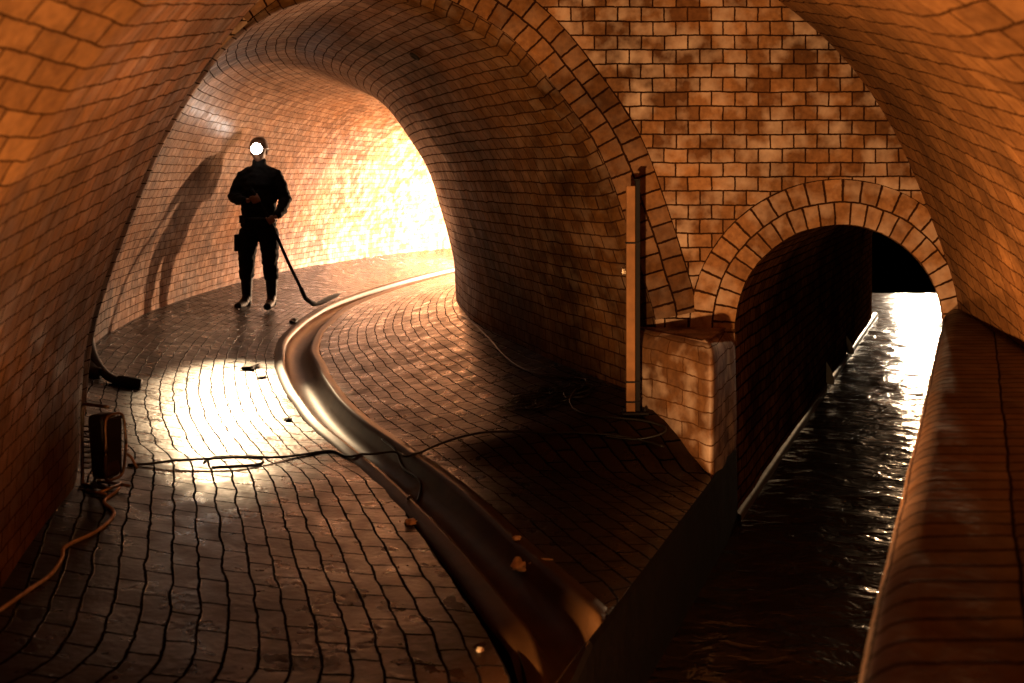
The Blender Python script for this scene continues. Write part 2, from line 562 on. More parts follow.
def clampbank(p):                                       # nothing reaches past the line of the bank
    if p.y < 4.64: p.x = min(p.x, .235 + .43 * (p.y - 3.02))
    return p


def side(path, off):
    out = []
    for i, p in enumerate(path):
        t = (path[min(i + 1, len(path) - 1)] - path[max(i - 1, 0)]).normalized()
        out.append(p + Vector((-t.y, t.x, 0)) * off)     # + is to the right when walking away... see below
    return out


# walking from far to near the left-hand normal (-t.y, t.x) points to +x, the right floor
HWL, HWR = .175, .175
Gl = side(Gc, -HWL)
Gr = side(Gc, HWR)
Ll = [(3.4, 21.3), (1.3, 20.1), (-.6, 18.3), (-2.25, 15.5), (-2.98, 13.2), (-3.24, 11.4), (-3.34, 9.7), (-3.32, 8.6), (-3.2, 7.6), (-2.95, 6.65), (-2.6, 5.8),
      (-2.32, 5.2), (-1.98, 4.4), (-1.80, 3.85), (-1.66, 3.3), (-1.60, 2.8), (-1.55, 2.3)]
Llc = cr([Vector((*a, 0)) for a in Ll], 8)
k_leave = 3 * 8 + 8 * 8 + 4                             # where the kerb leaves the gutter
kerb = [Gl[k_leave], Vector((-.60, 4.62, 0)), Vector((-.42, 4.10, 0)), Vector((-.22, 3.50, 0)), Vector((-.06, 3.0, 0)), Vector((.0, 2.66, 0)), Vector((-.13, 2.28, 0))]
kc = cr(kerb, 8)
right_edge = Gl[:k_leave] + kc
Rn = 150


def at_y(path, y):
    for a, b in zip(path, path[1:]):
        if a.y >= y >= b.y and a.y > b.y: return a.lerp(b, (a.y - y) / (a.y - b.y))
    return path[-1].copy()


def graded(edge_l, edge_r, zl, zr, n=Rn, nc=26, pw=1.6, flip=False, name='floor', amp=.006, split=None):
    if split:                                           # courses run square across in the near part
        ca = [p for p in edge_l if p.y > split] + [at_y(edge_l, split)]
        cb = [p for p in edge_r if p.y > split] + [at_y(edge_r, split)]
        m_ = int(n * .6)
        A = resample(ca, m_); B = resample(cb, m_)
        for k in range(1, n - m_ + 1):
            y = split + (-2.15 - split) * k / (n - m_)
            A.append(at_y(edge_l, y)); B.append(at_y(edge_r, y))
    else:
        A = resample(edge_l, n); B = resample(edge_r, n)
    la = arclen(B)
    rows, uvs = [], []
    for i in range(n):
        r, u = [], []
        wd = (A[i] - B[i]).length
        for j in range(nc):
            t = j / (nc - 1)                            # 0 at the wall, 1 at the gutter
            p = A[i].lerp(B[i], t)
            z_w = zl(A[i]); z_g = zr(B[i])
            p.z = z_g + (z_w - z_g) * (1 - t) ** pw + (relief(p, amp, 2.5) if 0 < j < nc - 1 else 0)
            r.append(p); u.append((la[i], wd * (1 - t)))
        rows.append(r); uvs.append(u)
    return grid_obj(name, rows, uvs, M['floor'], flip=flip)


def sub(path, cuts):                                    # piecewise matched resampling
    return path


lowL = [Vector((-1.52, 1.6, 0)), Vector((-1.5, .6, 0)), Vector((-1.5, -.4, 0)), Vector((-1.5, -2.2, 0))]
lowR = [Vector((-.40, 1.6, 0)), Vector((-.83, .6, 0)), Vector((-1.26, -.4, 0)), Vector((-1.45, -2.2, 0))]
fl = graded(Llc + lowL, right_edge + lowR, lambda p: .17, lambda p: .0, n=260, flip=False, split=4.9)
tag(fl, 'wet brick paving left of the gutter', kind='structure')

Rl = [(3.6, 17.0), (2.2, 15.9), (1.35, 14.85), (1.2, 14.7), (.25, 12.9), (-.40, 11.0), (-.47, 9.4), (-.34, 8.2), (-.08, 7.3), (.22, 6.5), (.5, 5.7),
      (.70, 5.15), (.93, 4.64), (.72, 4.15), (.50, 3.64), (.30, 3.17), (.235, 3.02)]
Rlc = cr([Vector((*a, 0)) for a in Rl], 8)
for i, p in enumerate(Rlc):                             # straight bank beyond the pier corner
    if p.y < 4.64: p.x = .235 + .43 * (p.y - 3.02)
fr = graded(Rlc + [Vector((.10, 2.72, 0))], [clampbank(p) for p in Gr], lambda p: .25 * sstep(4.62, 5.02, p.y), lambda p: 0, n=190, flip=True, name='floor', pw=1.15)
tag(fr, 'wet brick paving right of the gutter', kind='structure')

# gutter: smooth cement trough with raised lips
gp = [(-.19, -.03), (-.178, .0), (-.150, .004), (-.128, .013), (-.112, .013), (-.100, -.008), (-.085, -.05), (-.05, -.085), (0, -.098), (.05, -.085), (.085, -.05), (.10, -.008), (.112, .013), (.128, .013), (.150, .004), (.178, .0), (.19, -.03)]
rows, uvs = [], []
ga = arclen(Gc)
for i, p in enumerate(Gc):
    t = (Gc[min(i + 1, len(Gc) - 1)] - Gc[max(i - 1, 0)]).normalized()
    nn = Vector((-t.y, t.x, 0))
    r, u = [], []
    end = sstep(3.2, 2.8, p.y)
    for o_, z_ in gp:
        rr = 1 + .08 * noise.noise(p * 1.7)
        q = p + nn * o_ * rr
        q.z = z_ - end * .06 * (1 if z_ > -.02 else .3)
        r.append(clampbank(q)); u.append((ga[i], o_))
    rows.append(r); uvs.append(u)
gt = grid_obj('trim_3', rows, uvs, M['cement'], flip=False)
tag(gt, 'curved cement gutter set in the paving', kind='structure')

# dark sunken apron between kerb and gutter, and the banks down to the water
kl = resample(kc, 60)
gl = [clampbank(p) for p in resample(Gl[k_leave:], 60)]
rows = []
for a, b in zip(kl, gl):
    rows.append([Vector((a.x, a.y, .0)), Vector((a.x + .01, a.y, -.03)), Vector((a.x + .02, a.y, -.10)), a.lerp(b, .5) + Vector((0, 0, -.13)), Vector((b.x - .01, b.y, -.10)), Vector((b.x, b.y, -.02))])
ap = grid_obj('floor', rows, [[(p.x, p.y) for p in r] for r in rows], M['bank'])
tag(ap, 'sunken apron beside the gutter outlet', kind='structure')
bank = [Vector((1.16, 5.21, 0)), Vector((.93, 4.64, 0)), Vector((.72, 4.148, 0)), Vector((.50, 3.636, 0)), Vector((.235, 3.02, 0)), Vector((.097, 2.7, -.1)), Vector((.06, 2.62, -.1)), Vector((-.075, 2.30, -.0)),
        Vector((-.40, 1.6, 0)), Vector((-.83, .6, 0)), Vector((-1.26, -.4, 0)), Vector((-1.45, -2.2, 0))]
rows = []
for p in bank:
    rows.append([Vector((p.x, p.y, p.z)), Vector((p.x + .01, p.y, -.02 + p.z)), Vector((p.x + .015, p.y, -.25)), Vector((p.x + .015, p.y, -.7))])
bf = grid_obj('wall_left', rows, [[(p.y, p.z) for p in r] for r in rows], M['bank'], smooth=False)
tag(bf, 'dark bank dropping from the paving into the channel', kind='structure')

# ------------------------------------------------------------------ parapet with rounded coping
def par_x(y): return .452 + .4655 * (y - 1.36)


PZ = .71
pr_ = []
rad = .085
ppts = [(0.0, -.7), (0.0, -.3), (0.0, .2), (0, PZ - rad)] + [(rad - rad * math.cos(a), PZ - rad + rad * math.sin(a)) for a in [math.radians(15 * k) for k in range(1, 7)]] \
    + [(.12, PZ), (.16, PZ), (.2, PZ), (.25, PZ), (.256, PZ - .004), (.262, PZ), (.33, PZ), (.45, PZ), (.6, PZ), (.8, PZ), (1.1, PZ), (1.6, PZ), (2.2, PZ), (2.8, PZ), (3.4, PZ)]
pa = arclen([Vector((a, b, 0)) for a, b in ppts])
a0 = pa[3]
rows, uvs = [], []
ysp = [-2.2 + .08 * k for k in range(93)]
ysp = [y for y in ysp if y < YW + .01] + [YW + .02]
for y in ysp:
    x0 = par_x(y)
    r, u = [], []
    for i, (o_, z_) in enumerate(ppts):
        x = x0 + o_
        n_ = relief(Vector((x, y, z_)), .0035, 4)
        r.append(Vector((x - (n_ if i < 9 else 0), y, z_ + (n_ if 3 < i else 0))))
        u.append((pa[i] - .13, y * 1.1))
    rows.append(r); uvs.append(u)
pp = grid_obj('trim_4', rows, uvs, M['coping'], flip=True)
tag(pp, 'brick-topped parapet with rounded edge beside the channel', kind='structure')

# ------------------------------------------------------------------ pier with rounded ledge under the arches
pl_ = [Vector((.60, 5.22, 0)), Vector((.655, 5.09, 0)), Vector((.93, 4.64, 0)), Vector((1.165, 5.2, 0)), Vector((1.17, 5.24, 0))]
pth = []
pth += [pl_[0]] + [pl_[1].lerp(pl_[2], k / 10) for k in range(0, 10)]
# rounded nose
c0, c1, c2 = pl_[1].lerp(pl_[2], .92), pl_[2], pl_[2].lerp(pl_[3], .09)
for k in range(1, 8):
    t = k / 8
    pth.append(c0 * (1 - t) ** 2 + c1 * 2 * t * (1 - t) + c2 * t * t)
pth += [pl_[2].lerp(pl_[3], k / 8) for k in range(1, 9)] + [pl_[4]]
cen = Vector((.93, 5.24, 0))
levels = [(-.7, 0), (-.4, 0), (-.2, 0), (0, 0), (.12, 0), (.25, 0), (.36, 0), (.45, .0)] + \
    [(.51 + .10 * math.sin(a), .10 - .10 * math.cos(a)) for a in [math.radians(15 * k) for k in range(0, 7)]] + [(.612, .16), (.612, .3), (.612, .6), (.612, 1.0)]
rows, uvs = [], []
pd = arclen(pth)
lv = arclen([Vector((a, b, 0)) for a, b in levels])
for k, (z, ins) in enumerate(levels):
    r, u = [], []
    for i, p in enumerate(pth):
        if z > .605 and ins > .15:
            q = p.lerp(cen, min(1, ins))
        else:
            q = p + (cen - p).normalized() * ins
        q = Vector((q.x, q.y, z))
        if 0 < i < len(pth) - 1:
            q += (q - Vector((cen.x, cen.y, q.z))).normalized() * relief(q, .012, 4)
        if i >= 17: pass
        r.append(q); u.append((pd[i], lv[k] + .02))
    rows.append(r); uvs.append(u)
pi = grid_obj('pillar', rows, uvs, M['pier'], flip=False)
tag(pi, 'rounded brick ledge pier between the paving and channel', kind='structure')

# ------------------------------------------------------------------ water
rows, uvs = [], []
ysw = [-2.2 + .3 * k for k in range(16)] + [2.6 + .045 * k for k in range(285)]
for y in ysw:
    xl = par_x(y) - 1.35; xr = par_x(y) + .06
    if y > 5.2:
        xl = AC.x - RI + DX * (y - YW) - .04 - .0; xr = AC.x + RI + DX * (y - YW) + .04
    if y > 12.0: xl -= .6 * (y - 12.0) ** 1.3
    r, u = [], []
    for j in range(29):
        t = j / 28
        x = xl + (xr - xl) * t
        c = Vector((x * 3.2 + y * .8, y * 3.6 - x * 1.4, 0))
        z = .010 * noise.noise(c) + .006 * noise.noise(c * 2.3)
        r.append(Vector((x, y, WZ + z))); u.append((x, y))
    rows.append(r); uvs.append(u)
wt = grid_obj('water', rows, uvs, M['water'])
tag(wt, 'black rippled water running in the channel', kind='structure')
# waterline ledge on the left of the culvert
rows = []
for k in range(60):
    y = YW + .02 + k * .13
    x = AC.x - RI + DX * (y - YW)
    rows.append([Vector((x - .03, y, WZ + .045)), Vector((x + .012, y, WZ + .04)), Vector((x + .028, y, WZ + .025)), Vector((x + .03, y, WZ - .1))])
ld = grid_obj('trim_5', rows, [[(p.x, p.y) for p in r] for r in rows], M['cement'], smooth=True)
tag(ld, 'wet cement ledge along the waterline', kind='structure')

# ------------------------------------------------------------------ placing small things on the floor
bpy.context.view_layer.update()


def bvh_of(o):
    me = o.data
    return BVHTree.FromPolygons([v.co.copy() for v in me.vertices], [tuple(p.vertices) for p in me.polygons])


ground = [bvh_of(o) for o in (fl, fr, gt, ap)]


def gpt(u, v, lift=0):
    """the point of the paving seen at a pixel"""
    d = Vector(((u - 512) / F, 1, -(v - HZ) / F)).normalized()
    best = None
    for t in ground:
        h = t.ray_cast(Vector((0, 0, EYE)), d)
        if h[0] is not None and (best is None or h[3] < best[3]): best = h
    p = best[0].copy() if best else P(u, v, EYE * F / (v - HZ))
    p.z += lift
    return p


def gz(x, y, lift=0):
    z = -9
    for t in ground:
        h = t.ray_cast(Vector((x, y, 2)), Vector((0, 0, -1)))
        if h[0] is not None: z = max(z, h[0].z)
    return (0 if z < -5 else z) + lift


def cable(name, px, r, mat, label, cat, n=8, over=None, parent=None, win=7):
    pts = [gpt(u, v) for u, v in px]
    pts = cr(pts, n)
    for i, p in enumerate(pts):
        p.z = gz(p.x, p.y) + r * .9
        if over: p.z += over(i / (len(pts) - 1))
    # bridge the gutter instead of dipping into it
    zs = [p.z for p in pts]
    for i in range(len(pts)):
        lo = max(zs[max(0, i - win):i + win + 1]); pts[i].z = max(zs[i], lo - .012)
    for _ in range(3):
        zz = [p.z for p in pts]
        for i in range(1, len(pts) - 1): pts[i].z = max(zs[i], (zz[i - 1] + zz[i] + zz[i + 1]) / 3)
    bm = bmesh.new(); tube_bm(bm, pts, r, 8)
    o = bm_obj(name, bm, mat, parent, smooth=True)
    if cat: tag(o, label, cat)
    return o


cable('cable', [(128, 466), (180, 466), (250, 464), (290, 458), (330, 452), (352, 458), (392, 470), (410, 462), (440, 449), (486, 442), (566, 434), (610, 436), (640, 441), (664, 452)], .006, M['cable_dark'],
      'long dark cable crossing the paving and the gutter', 'cable')
cable('cable', [(462, 316), (480, 330), (492, 342), (505, 358), (528, 372), (560, 378), (586, 381), (576, 394), (570, 404), (582, 414), (610, 418), (640, 421), (662, 428), (664, 437), (640, 441), (604, 437)], .006, M['cable_dark'],
      'dark cable looping on the floor round the foot of the post', 'cable')
cable('cable', [(120, 484), (117, 492), (104, 503), (114, 515), (98, 532), (66, 548), (62, 560), (50, 577), (30, 591), (0, 612), (-40, 640)], .0065, M['cable_pale'],
      'pale cable trailing from the floodlight along the left wall', 'cable')
cable('cable', [(204, 463), (214, 458), (240, 457), (262, 459), (258, 465), (232, 467), (212, 468)], .005, M['cable_dark'],
      'small dark coil of wire lying in the bright patch of paving', 'wire', win=0)
cable('cable', [(382, 440), (396, 452), (404, 470), (418, 480), (420, 494), (408, 500)], .006, M['cable_dark'],
      'short dark cable end drooping over the gutter lips', 'cable', win=1)


# pile of thin line by the right wall
bm = bmesh.new()
c0 = gpt(558, 388)
pts = []
for k in range(90):
    a = k * .42
    rr = .13 + .07 * math.sin(k * 1.37) + .04 * math.sin(k * .37)
    x = c0.x - .05 + rr * 1.1 * math.cos(a); y = c0.y - .14 + rr * .9 * math.sin(a)
    pts.append(Vector((x, y, gz(x, y, .006 + .004 * (k % 4)))))
tube_bm(bm, cr(pts, 3), .004, 6)
tag(bm_obj('rope_coil', bm, M['cable_dark'], smooth=True), 'tangled dark coil of thin line on the floor below the curved wall', 'rope')

# ------------------------------------------------------------------ post in the corner
pb = P(632, 408, 4.93); zb_ = gz(.585, 4.93)
post = empty('corner_post', (.607, 5.03, gz(.607, 5.03)))
top = 1.355 - post.location.z
bm = bmesh.new(); box_bm(bm, (-.012, -.01, top * .5), (.044, .03, top - .01), bev=.004)
bm_obj('timber_batten', bm, M['wood'], post)
bm = bmesh.new(); box_bm(bm, (.024, 0, top * .5 + .012), (.022, .045, top + .02), bev=.003)
bm_obj('metal_channel', bm, M['dark_metal'], post)
for zz in (.06, .16, top - .29):
    bm = bmesh.new(); box_bm(bm, (0, -.012, zz), (.074, .036, .009), bev=.002)
    bm_obj('strap', bm, M['dark_metal'], post)
bm = bmesh.new(); box_bm(bm, (.022, 0, top + .026), (.032, .05, .008), bev=.002)
bm_obj('cap', bm, M['dark_metal'], post)
bm = bmesh.new(); box_bm(bm, (.01, -.005, .006), (.13, .09, .012), bev=.003)
for sx in (-.045, .06):
    bmesh.ops.create_cone(bm, cap_ends=True, segments=8, radius1=.009, radius2=.008, depth=.02, matrix=Matrix.Translation((sx, -.02, .018)))
bm_obj('foot_plate', bm, M['dark_metal'], post)
tag(post, 'upright timber post with dark metal channel beside the brick pier', 'post')
# small bracket on the tunnel wall by the post
bk_ = empty('wall_bracket', (.565, 5.06, 1.4 - .096 * 5.0))
bm = bmesh.new(); box_bm(bm, (0, 0, 0), (.02, .06, .03), bev=.003)
bm_obj('plate', bm, M['steel'], bk_)
bm = bmesh.new(); bmesh.ops.create_cone(bm, cap_ends=True, segments=8, radius1=.008, radius2=.006, depth=.05, matrix=Matrix.Translation((0, -.03, 0)) @ Matrix.Rotation(math.pi / 2, 4, 'X'))
bm_obj('bolt', bm, M['steel'], bk_)
tag(bk_, 'tiny shiny bracket fixed to the wall behind the post', 'bracket')

# ------------------------------------------------------------------ floodlight standing against the left wall
fp = gpt(99, 490)
fl_e = empty('floodlight', fp, math.radians(-24))
S = fp.y / F
hw, ht = 22 * S, 86 * S
rim = []
for q in [(.55, .0), (-.8, .0), (-1, .02), (-1.02, .07), (-1.02, .9), (-1.0, .97), (-.8, 1.0), (.55, 1.0)]:
    rim.append(Vector((q[0] * hw, 0, .012 + q[1] * (ht - .02))))
bm = bmesh.new(); tube_bm(bm, cr(rim, 5), .0075, 8)
bm_obj('frame', bm, M['steel'], fl_e, smooth=True)
bm = bmesh.new()
for y_ in (-.05, .07):
    tube_bm(bm, [(-hw * .9, y_, .008), (hw * 1.05, y_, .008)], .007, 8)
tube_bm(bm, [(hw * .5, -.05, .008), (hw * .5, .07, .008)], .007, 8)
bm_obj('foot', bm, M['steel'], fl_e, smooth=True)
bm = bmesh.new()
box_bm(bm, (.2 * hw, .01, ht * .52), (.085, .085, ht * .74), rot=Matrix.Rotation(math.radians(-6), 3, 'Y'), bev=.022)
for k in range(9):
    box_bm(bm, (-.36 * hw, .01, ht * (.27 + .06 * k)), (.03, .09, .006), bev=.001)
hs = bm_obj('housing', bm, M['lamp_body'], fl_e, smooth=False)
for p in hs.data.polygons: p.use_smooth = len(p.vertices) == 4 and p.area < .0015
bm = bmesh.new()
rr_ = []
for a in range(33):
    t = a / 32 * 2 * math.pi
    cx, cz = math.cos(t), math.sin(t)
    k = (abs(cx) ** 5 + abs(cz) ** 5) ** (-1 / 5)
    rr_.append(Vector((.2 * hw + .052 + .012 * (1 - abs(k * cz)), .01 + .052 * cx * k, ht * .52 + ht * .375 * cz * k)))
tube_bm(bm, rr_, .006, 8)
bm_obj('lens_rim', bm, M['steel'], fl_e, smooth=True)
bm = bmesh.new(); box_bm(bm, (.2 * hw + .045, .01, ht * .52), (.008, .09, ht * .68), bev=.003)
bm_obj('lens', bm, M['glass'], fl_e)
bm = bmesh.new(); bmesh.ops.create_cone(bm, cap_ends=True, segments=12, radius1=.014, radius2=.012, depth=.025, matrix=Matrix.Translation((.2 * hw, -.045, ht * .1)))
tube_bm(bm, [(.2 * hw, -.045, ht * .12), (.3 * hw, -.04, ht * .2)], .006)
bm_obj('knob', bm, M['rubber'], fl_e)
tag(fl_e, 'unlit work floodlight in tubular stand on the paving by the left wall', 'floodlight')
# curled pale cable stub
bm = bmesh.new()
q0 = gpt(131, 470)
pts = [q0 + Vector((-.03, 0, .075)), q0 + Vector((-.005, 0, .062)), q0 + Vector((.012, 0, .035)), q0 + Vector((.028, 0, .006))]
tube_bm(bm, cr(pts, 4), .006)
tag(bm_obj('cable_stub', bm, M['cable_pale'], smooth=True), 'short bent pale cable stub beside the floodlight', 'cable')

# black hose against the wall foot
hose = empty('hose', gpt(100, 378))
o_ = hose.location
px = [(89, 352), (91, 362), (96, 372), (106, 381), (118, 385)]
pts = [gpt(u, v) - o_ + Vector((0, 0, .02 + .15 * (1 - k / 4) ** 1.5)) for k, (u, v) in enumerate(px)]
bm = bmesh.new(); tube_bm(bm, cr(pts, 5), .026, 10)
bm_obj('tube', bm, M['rubber'], hose, smooth=True)
e0 = gpt(117, 385) - o_ + Vector((0, 0, .03)); e1 = gpt(141, 389) - o_ + Vector((0, 0, .03))
bm = bmesh.new(); tube_bm(bm, [e0, e0.lerp(e1, .08), e0.lerp(e1, .92), e1], .034, 12, taper=[.8, 1, 1, .85])
bm_obj('nozzle', bm, M['rubber'], hose, smooth=True)
pts = [gpt(u, v) - o_ + Vector((0, 0, .03)) for u, v in [(90, 362), (91, 370), (94, 377), (100, 379)]]
bm = bmesh.new(); tube_bm(bm, cr(pts, 5), .04, 10)
bm_obj('coupling', bm, M['rubber'], hose, smooth=True)
tag(hose, 'thick black hose with nozzle lying behind the floodlight', 'hose')


# ------------------------------------------------------------------ scraps
def scrap(name, u, v, s, mat, label, cat, flat=.35, seed=0, sq=None, group=None):
    p = gpt(u, v)
    bm = bmesh.new()
    bmesh.ops.create_icosphere(bm, subdivisions=3, radius=1)
    for vt in bm.verts:
        c = vt.co.copy()
        if sq: c = Vector((max(-.62, min(.62, c.x)) * 1.5, max(-.62, min(.62, c.y)) * 1.5, c.z))
        f = 1 + .55 * noise.noise(c * 1.7 + Vector((seed * 9.1, 0, 0))) + .25 * noise.noise(c * 4 + Vector((seed, 3, 0)))
        vt.co = Vector((c.x * s[0] * f, c.y * s[1] * f, (c.z + .6) * s[0] * flat * f))
    o = bm_obj(name, bm, mat, smooth=True)
    o.location = p
    tag(o, label, cat, group)
    return o


scrap('paper_scrap', 521, 567, (.034, .05), M['tissue'], 'largest crumpled pale scrap of paper stuck on the gutter lip', 'litter', .5, 1)
scrap('paper_scrap', 517, 539, (.016, .02), M['tissue'], 'small pale scrap just above the large one by the gutter', 'litter', .4, 2)
scrap('paper_scrap', 411, 523, (.022, .03), M['tissue'], 'pale scrap on the paving left of the gutter and its sunken edge', 'litter', .4, 3)
scrap('paper_scrap', 480, 651, (.011, .012), M['tissue'], 'tiny pale crumb at the paving edge lowest in view', 'litter', .5, 4)
scrap('debris_lump', 250, 368, (.048, .10), M['debris'], 'square dark lump lying in the shining patch of paving', 'debris', .35, 5, sq=1)
scrap('debris_lump', 262, 378, (.03, .045), M['debris'], 'small flat dark lump just below the square one', 'debris', .25, 6)
scrap('debris_lump', 294, 322, (.035, .10), M['debris'], 'dark lump near the gutter bend at the worker feet', 'debris', .5, 7)
scrap('debris_lump', 288, 420, (.022, .03), M['debris'], 'dark crumb on the paving left of the gutter bend', 'debris', .35, 8)
bm = bmesh.new()
a_ = gpt(529, 567, .012); b_ = gpt(553, 562, .008)
tube_bm(bm, cr([a_, a_.lerp(b_, .5) + Vector((0, .006, .006)), b_], 4), .003)
tag(bm_obj('twig', bm, M['tissue'], smooth=True), 'thin pale twig sticking out from the large paper scrap', 'twig')

# two dark flaps of rag caught on the waterline
for k, (u, v, hh) in enumerate([(847, 372, .24), (826, 402, .27)]):
    Yk = (YW * DX * F - (AC.x - RI) * F) / (DX * F - (u - 512)) if False else None
    # where the culvert's left wall meets the water along this direction
    sx = (u - 512) / F
    Yk = (AC.x - RI - DX * YW) / (sx - DX)
    base = Vector((sx * Yk + .05, Yk, WZ + .04))
    bm = bmesh.new()
    prof_ = [(-.035, 0), (-.05, .3), (-.06, .65), (-.065, 1.0), (-.02, .8), (.012, .45), (.02, .15), (.012, 0)]
    f_, b2 = [], []
    for x, z in prof_:
        xx = x * 1.2 - z * .05
        f_.append(bm.verts.new((xx, -.012, z * hh))); b2.append(bm.verts.new((xx, .012, z * hh)))
    bm.faces.new(f_); bm.faces.new(b2[::-1])
    for i in range(len(f_)):
        j = (i + 1) % len(f_)
        bm.faces.new((f_[j], f_[i], b2[i], b2[j]))
    o = bm_obj('rag', bm, M['debris'])
    o.location = base
    tag(o, ['pointed dark rag on the waterline deeper inside the small tunnel', 'pointed dark rag on the waterline nearer the small arch'][k], 'rag', 'rags caught on the waterline')

# weep hole pipe in the tunnel crown
d = Vector(((415 - 512) / F, 1, (HZ - 56) / F)).normalized()
lb = bvh_of(lin)
h = lb.ray_cast(Vector((0, 0, EYE)), d)
if h[0] is not None:
    n_ = h[1]
    if n_.dot(d) > 0: n_ = -n_
    q = n_.to_track_quat('Z', 'Y')
    wp = empty('weep_pipe', h[0]); wp.rotation_mode = 'QUATERNION'; wp.rotation_quaternion = q
    bm = bmesh.new()
    ri, ro = .022, .034
    rg = [[bm.verts.new((r_ * math.cos(a), r_ * math.sin(a), z_)) for a in [k * math.pi / 10 for k in range(20)]] for r_, z_ in [(ro * 1.2, -.01), (ro, .012), (ri, .012), (ri * .9, -.02)]]
    for r0, r1 in zip(rg, rg[1:]):
        for k in range(20): bm.faces.new((r0[k], r0[(k + 1) % 20], r1[(k + 1) % 20], r1[k]))
    bm.faces.new(rg[-1])
    bm_obj('pipe_end', bm, M['dark_metal'], wp, smooth=True)
    tag(wp, 'small dark weep hole in the crown of the large tunnel', 'drain pipe')


# ------------------------------------------------------------------ the sewer worker
def skin_mesh(nodes, edges, root=0, levels=2):
    """nodes {name:(x,y,z,rx[,ry])}; grows a surface along the edges and returns it as a new mesh"""
    names = list(nodes)
    me = bpy.data.meshes.new('tmp')
    me.from_pydata([nodes[n][:3] for n in names], [(names.index(a), names.index(b)) for a, b in edges], [])
    o = bpy.data.objects.new('tmp', me); COL.objects.link(o)
    sk = o.modifiers.new('s', 'SKIN')
    sk.use_smooth_shade = True
    sv = me.skin_vertices[0].data
    for i, n in enumerate(names):
        v = nodes[n]
        sv[i].radius = (v[3], v[4] if len(v) > 4 else v[3])
        sv[i].use_root = (i == root)
    sb = o.modifiers.new('b', 'SUBSURF'); sb.levels = levels; sb.render_levels = levels
    dg = bpy.context.evaluated_depsgraph_get()
    ev = o.evaluated_get(dg)
    out = bpy.data.meshes.new_from_object(ev)
    bpy.data.objects.remove(o); bpy.data.meshes.remove(me)
    return out


def fuse(meshes, voxel, name, mat, parent, folds=0, fs=9, sm=6):
    bm = bmesh.new()
    for m_ in meshes: bm.from_mesh(m_)
    me = bpy.data.meshes.new(name); bm.to_mesh(me); bm.free()
    o = bpy.data.objects.new('tmp', me); COL.objects.link(o)
    rm = o.modifiers.new('r', 'REMESH'); rm.mode = 'VOXEL'; rm.voxel_size = voxel
    s = o.modifiers.new('c', 'SMOOTH'); s.iterations = sm; s.factor = .5
    dg = bpy.context.evaluated_depsgraph_get()
    out = bpy.data.meshes.new_from_object(o.evaluated_get(dg))
    bpy.data.objects.remove(o)
    out.name = name
    if folds:
        for v in out.vertices:
            c = v.co
            n_ = noise.noise(Vector((c.x * fs, c.y * fs, c.z * fs * 1.8))) + .5 * noise.noise(c * fs * 2.4)
            v.co = c + v.normal * n_ * folds
    for p in out.polygons: p.use_smooth = True
    out.materials.clear()
    return link(name, out, mat, parent)


feet = gpt(259, 308)
man = empty('person', feet)
SC = feet.y / 10.07
man.scale = (SC,) * 3
hl = Vector((.035, -.215, 1.10))                         # hand on the handle, higher
hr = Vector((.165, -.235, .885))                         # hand on the handle, lower
tool_a = Vector((-.02, -.205, 1.20)); tool_dir = (hr - hl).normalized()
nodes = {
    'pelvis': (0, 0, .90, .135, .10), 'belly': (0, 0, 1.05, .125, .095), 'chest': (0, .015, 1.25, .145, .105), 'neckb': (0, .02, 1.39, .075), 'neck': (0, .01, 1.46, .052),
    'skull': (0, 0, 1.55, .06),
    'shl': (-.165, .02, 1.355, .058), 'ell': (-.27, .01, 1.115, .042), 'wrl': (-.075, -.20, 1.085, .027), 'pal': (-.03, -.215, 1.09, .030, .018),
    'shr': (.165, .02, 1.355, .058), 'elr': (.275, .03, 1.085, .042), 'wrr': (.225, -.17, .935, .027), 'par': (.205, -.205, .915, .030, .018),
    'hil': (-.095, 0, .82, .088), 'knl': (-.125, -.02, .46, .056), 'anl': (-.125, .02, .10, .040), 'tol': (-.15, -.13, .035, .035),
    'hir': (.095, 0, .82, .088), 'knr': (.115, -.02, .46, .056), 'anr': (.125, .02, .10, .040), 'tor': (.13, -.15, .035, .035),
}
edges = [('pelvis', 'belly'), ('belly', 'chest'), ('chest', 'neckb'), ('neckb', 'neck'), ('neck', 'skull'),
         ('chest', 'shl'), ('shl', 'ell'), ('ell', 'wrl'), ('wrl', 'pal'), ('chest', 'shr'), ('shr', 'elr'), ('elr', 'wrr'), ('wrr', 'par'),
         ('pelvis', 'hil'), ('hil', 'knl'), ('knl', 'anl'), ('anl', 'tol'), ('pelvis', 'hir'), ('hir', 'knr'), ('knr', 'anr'), ('anr', 'tor')]
parts = [skin_mesh(nodes, edges)]


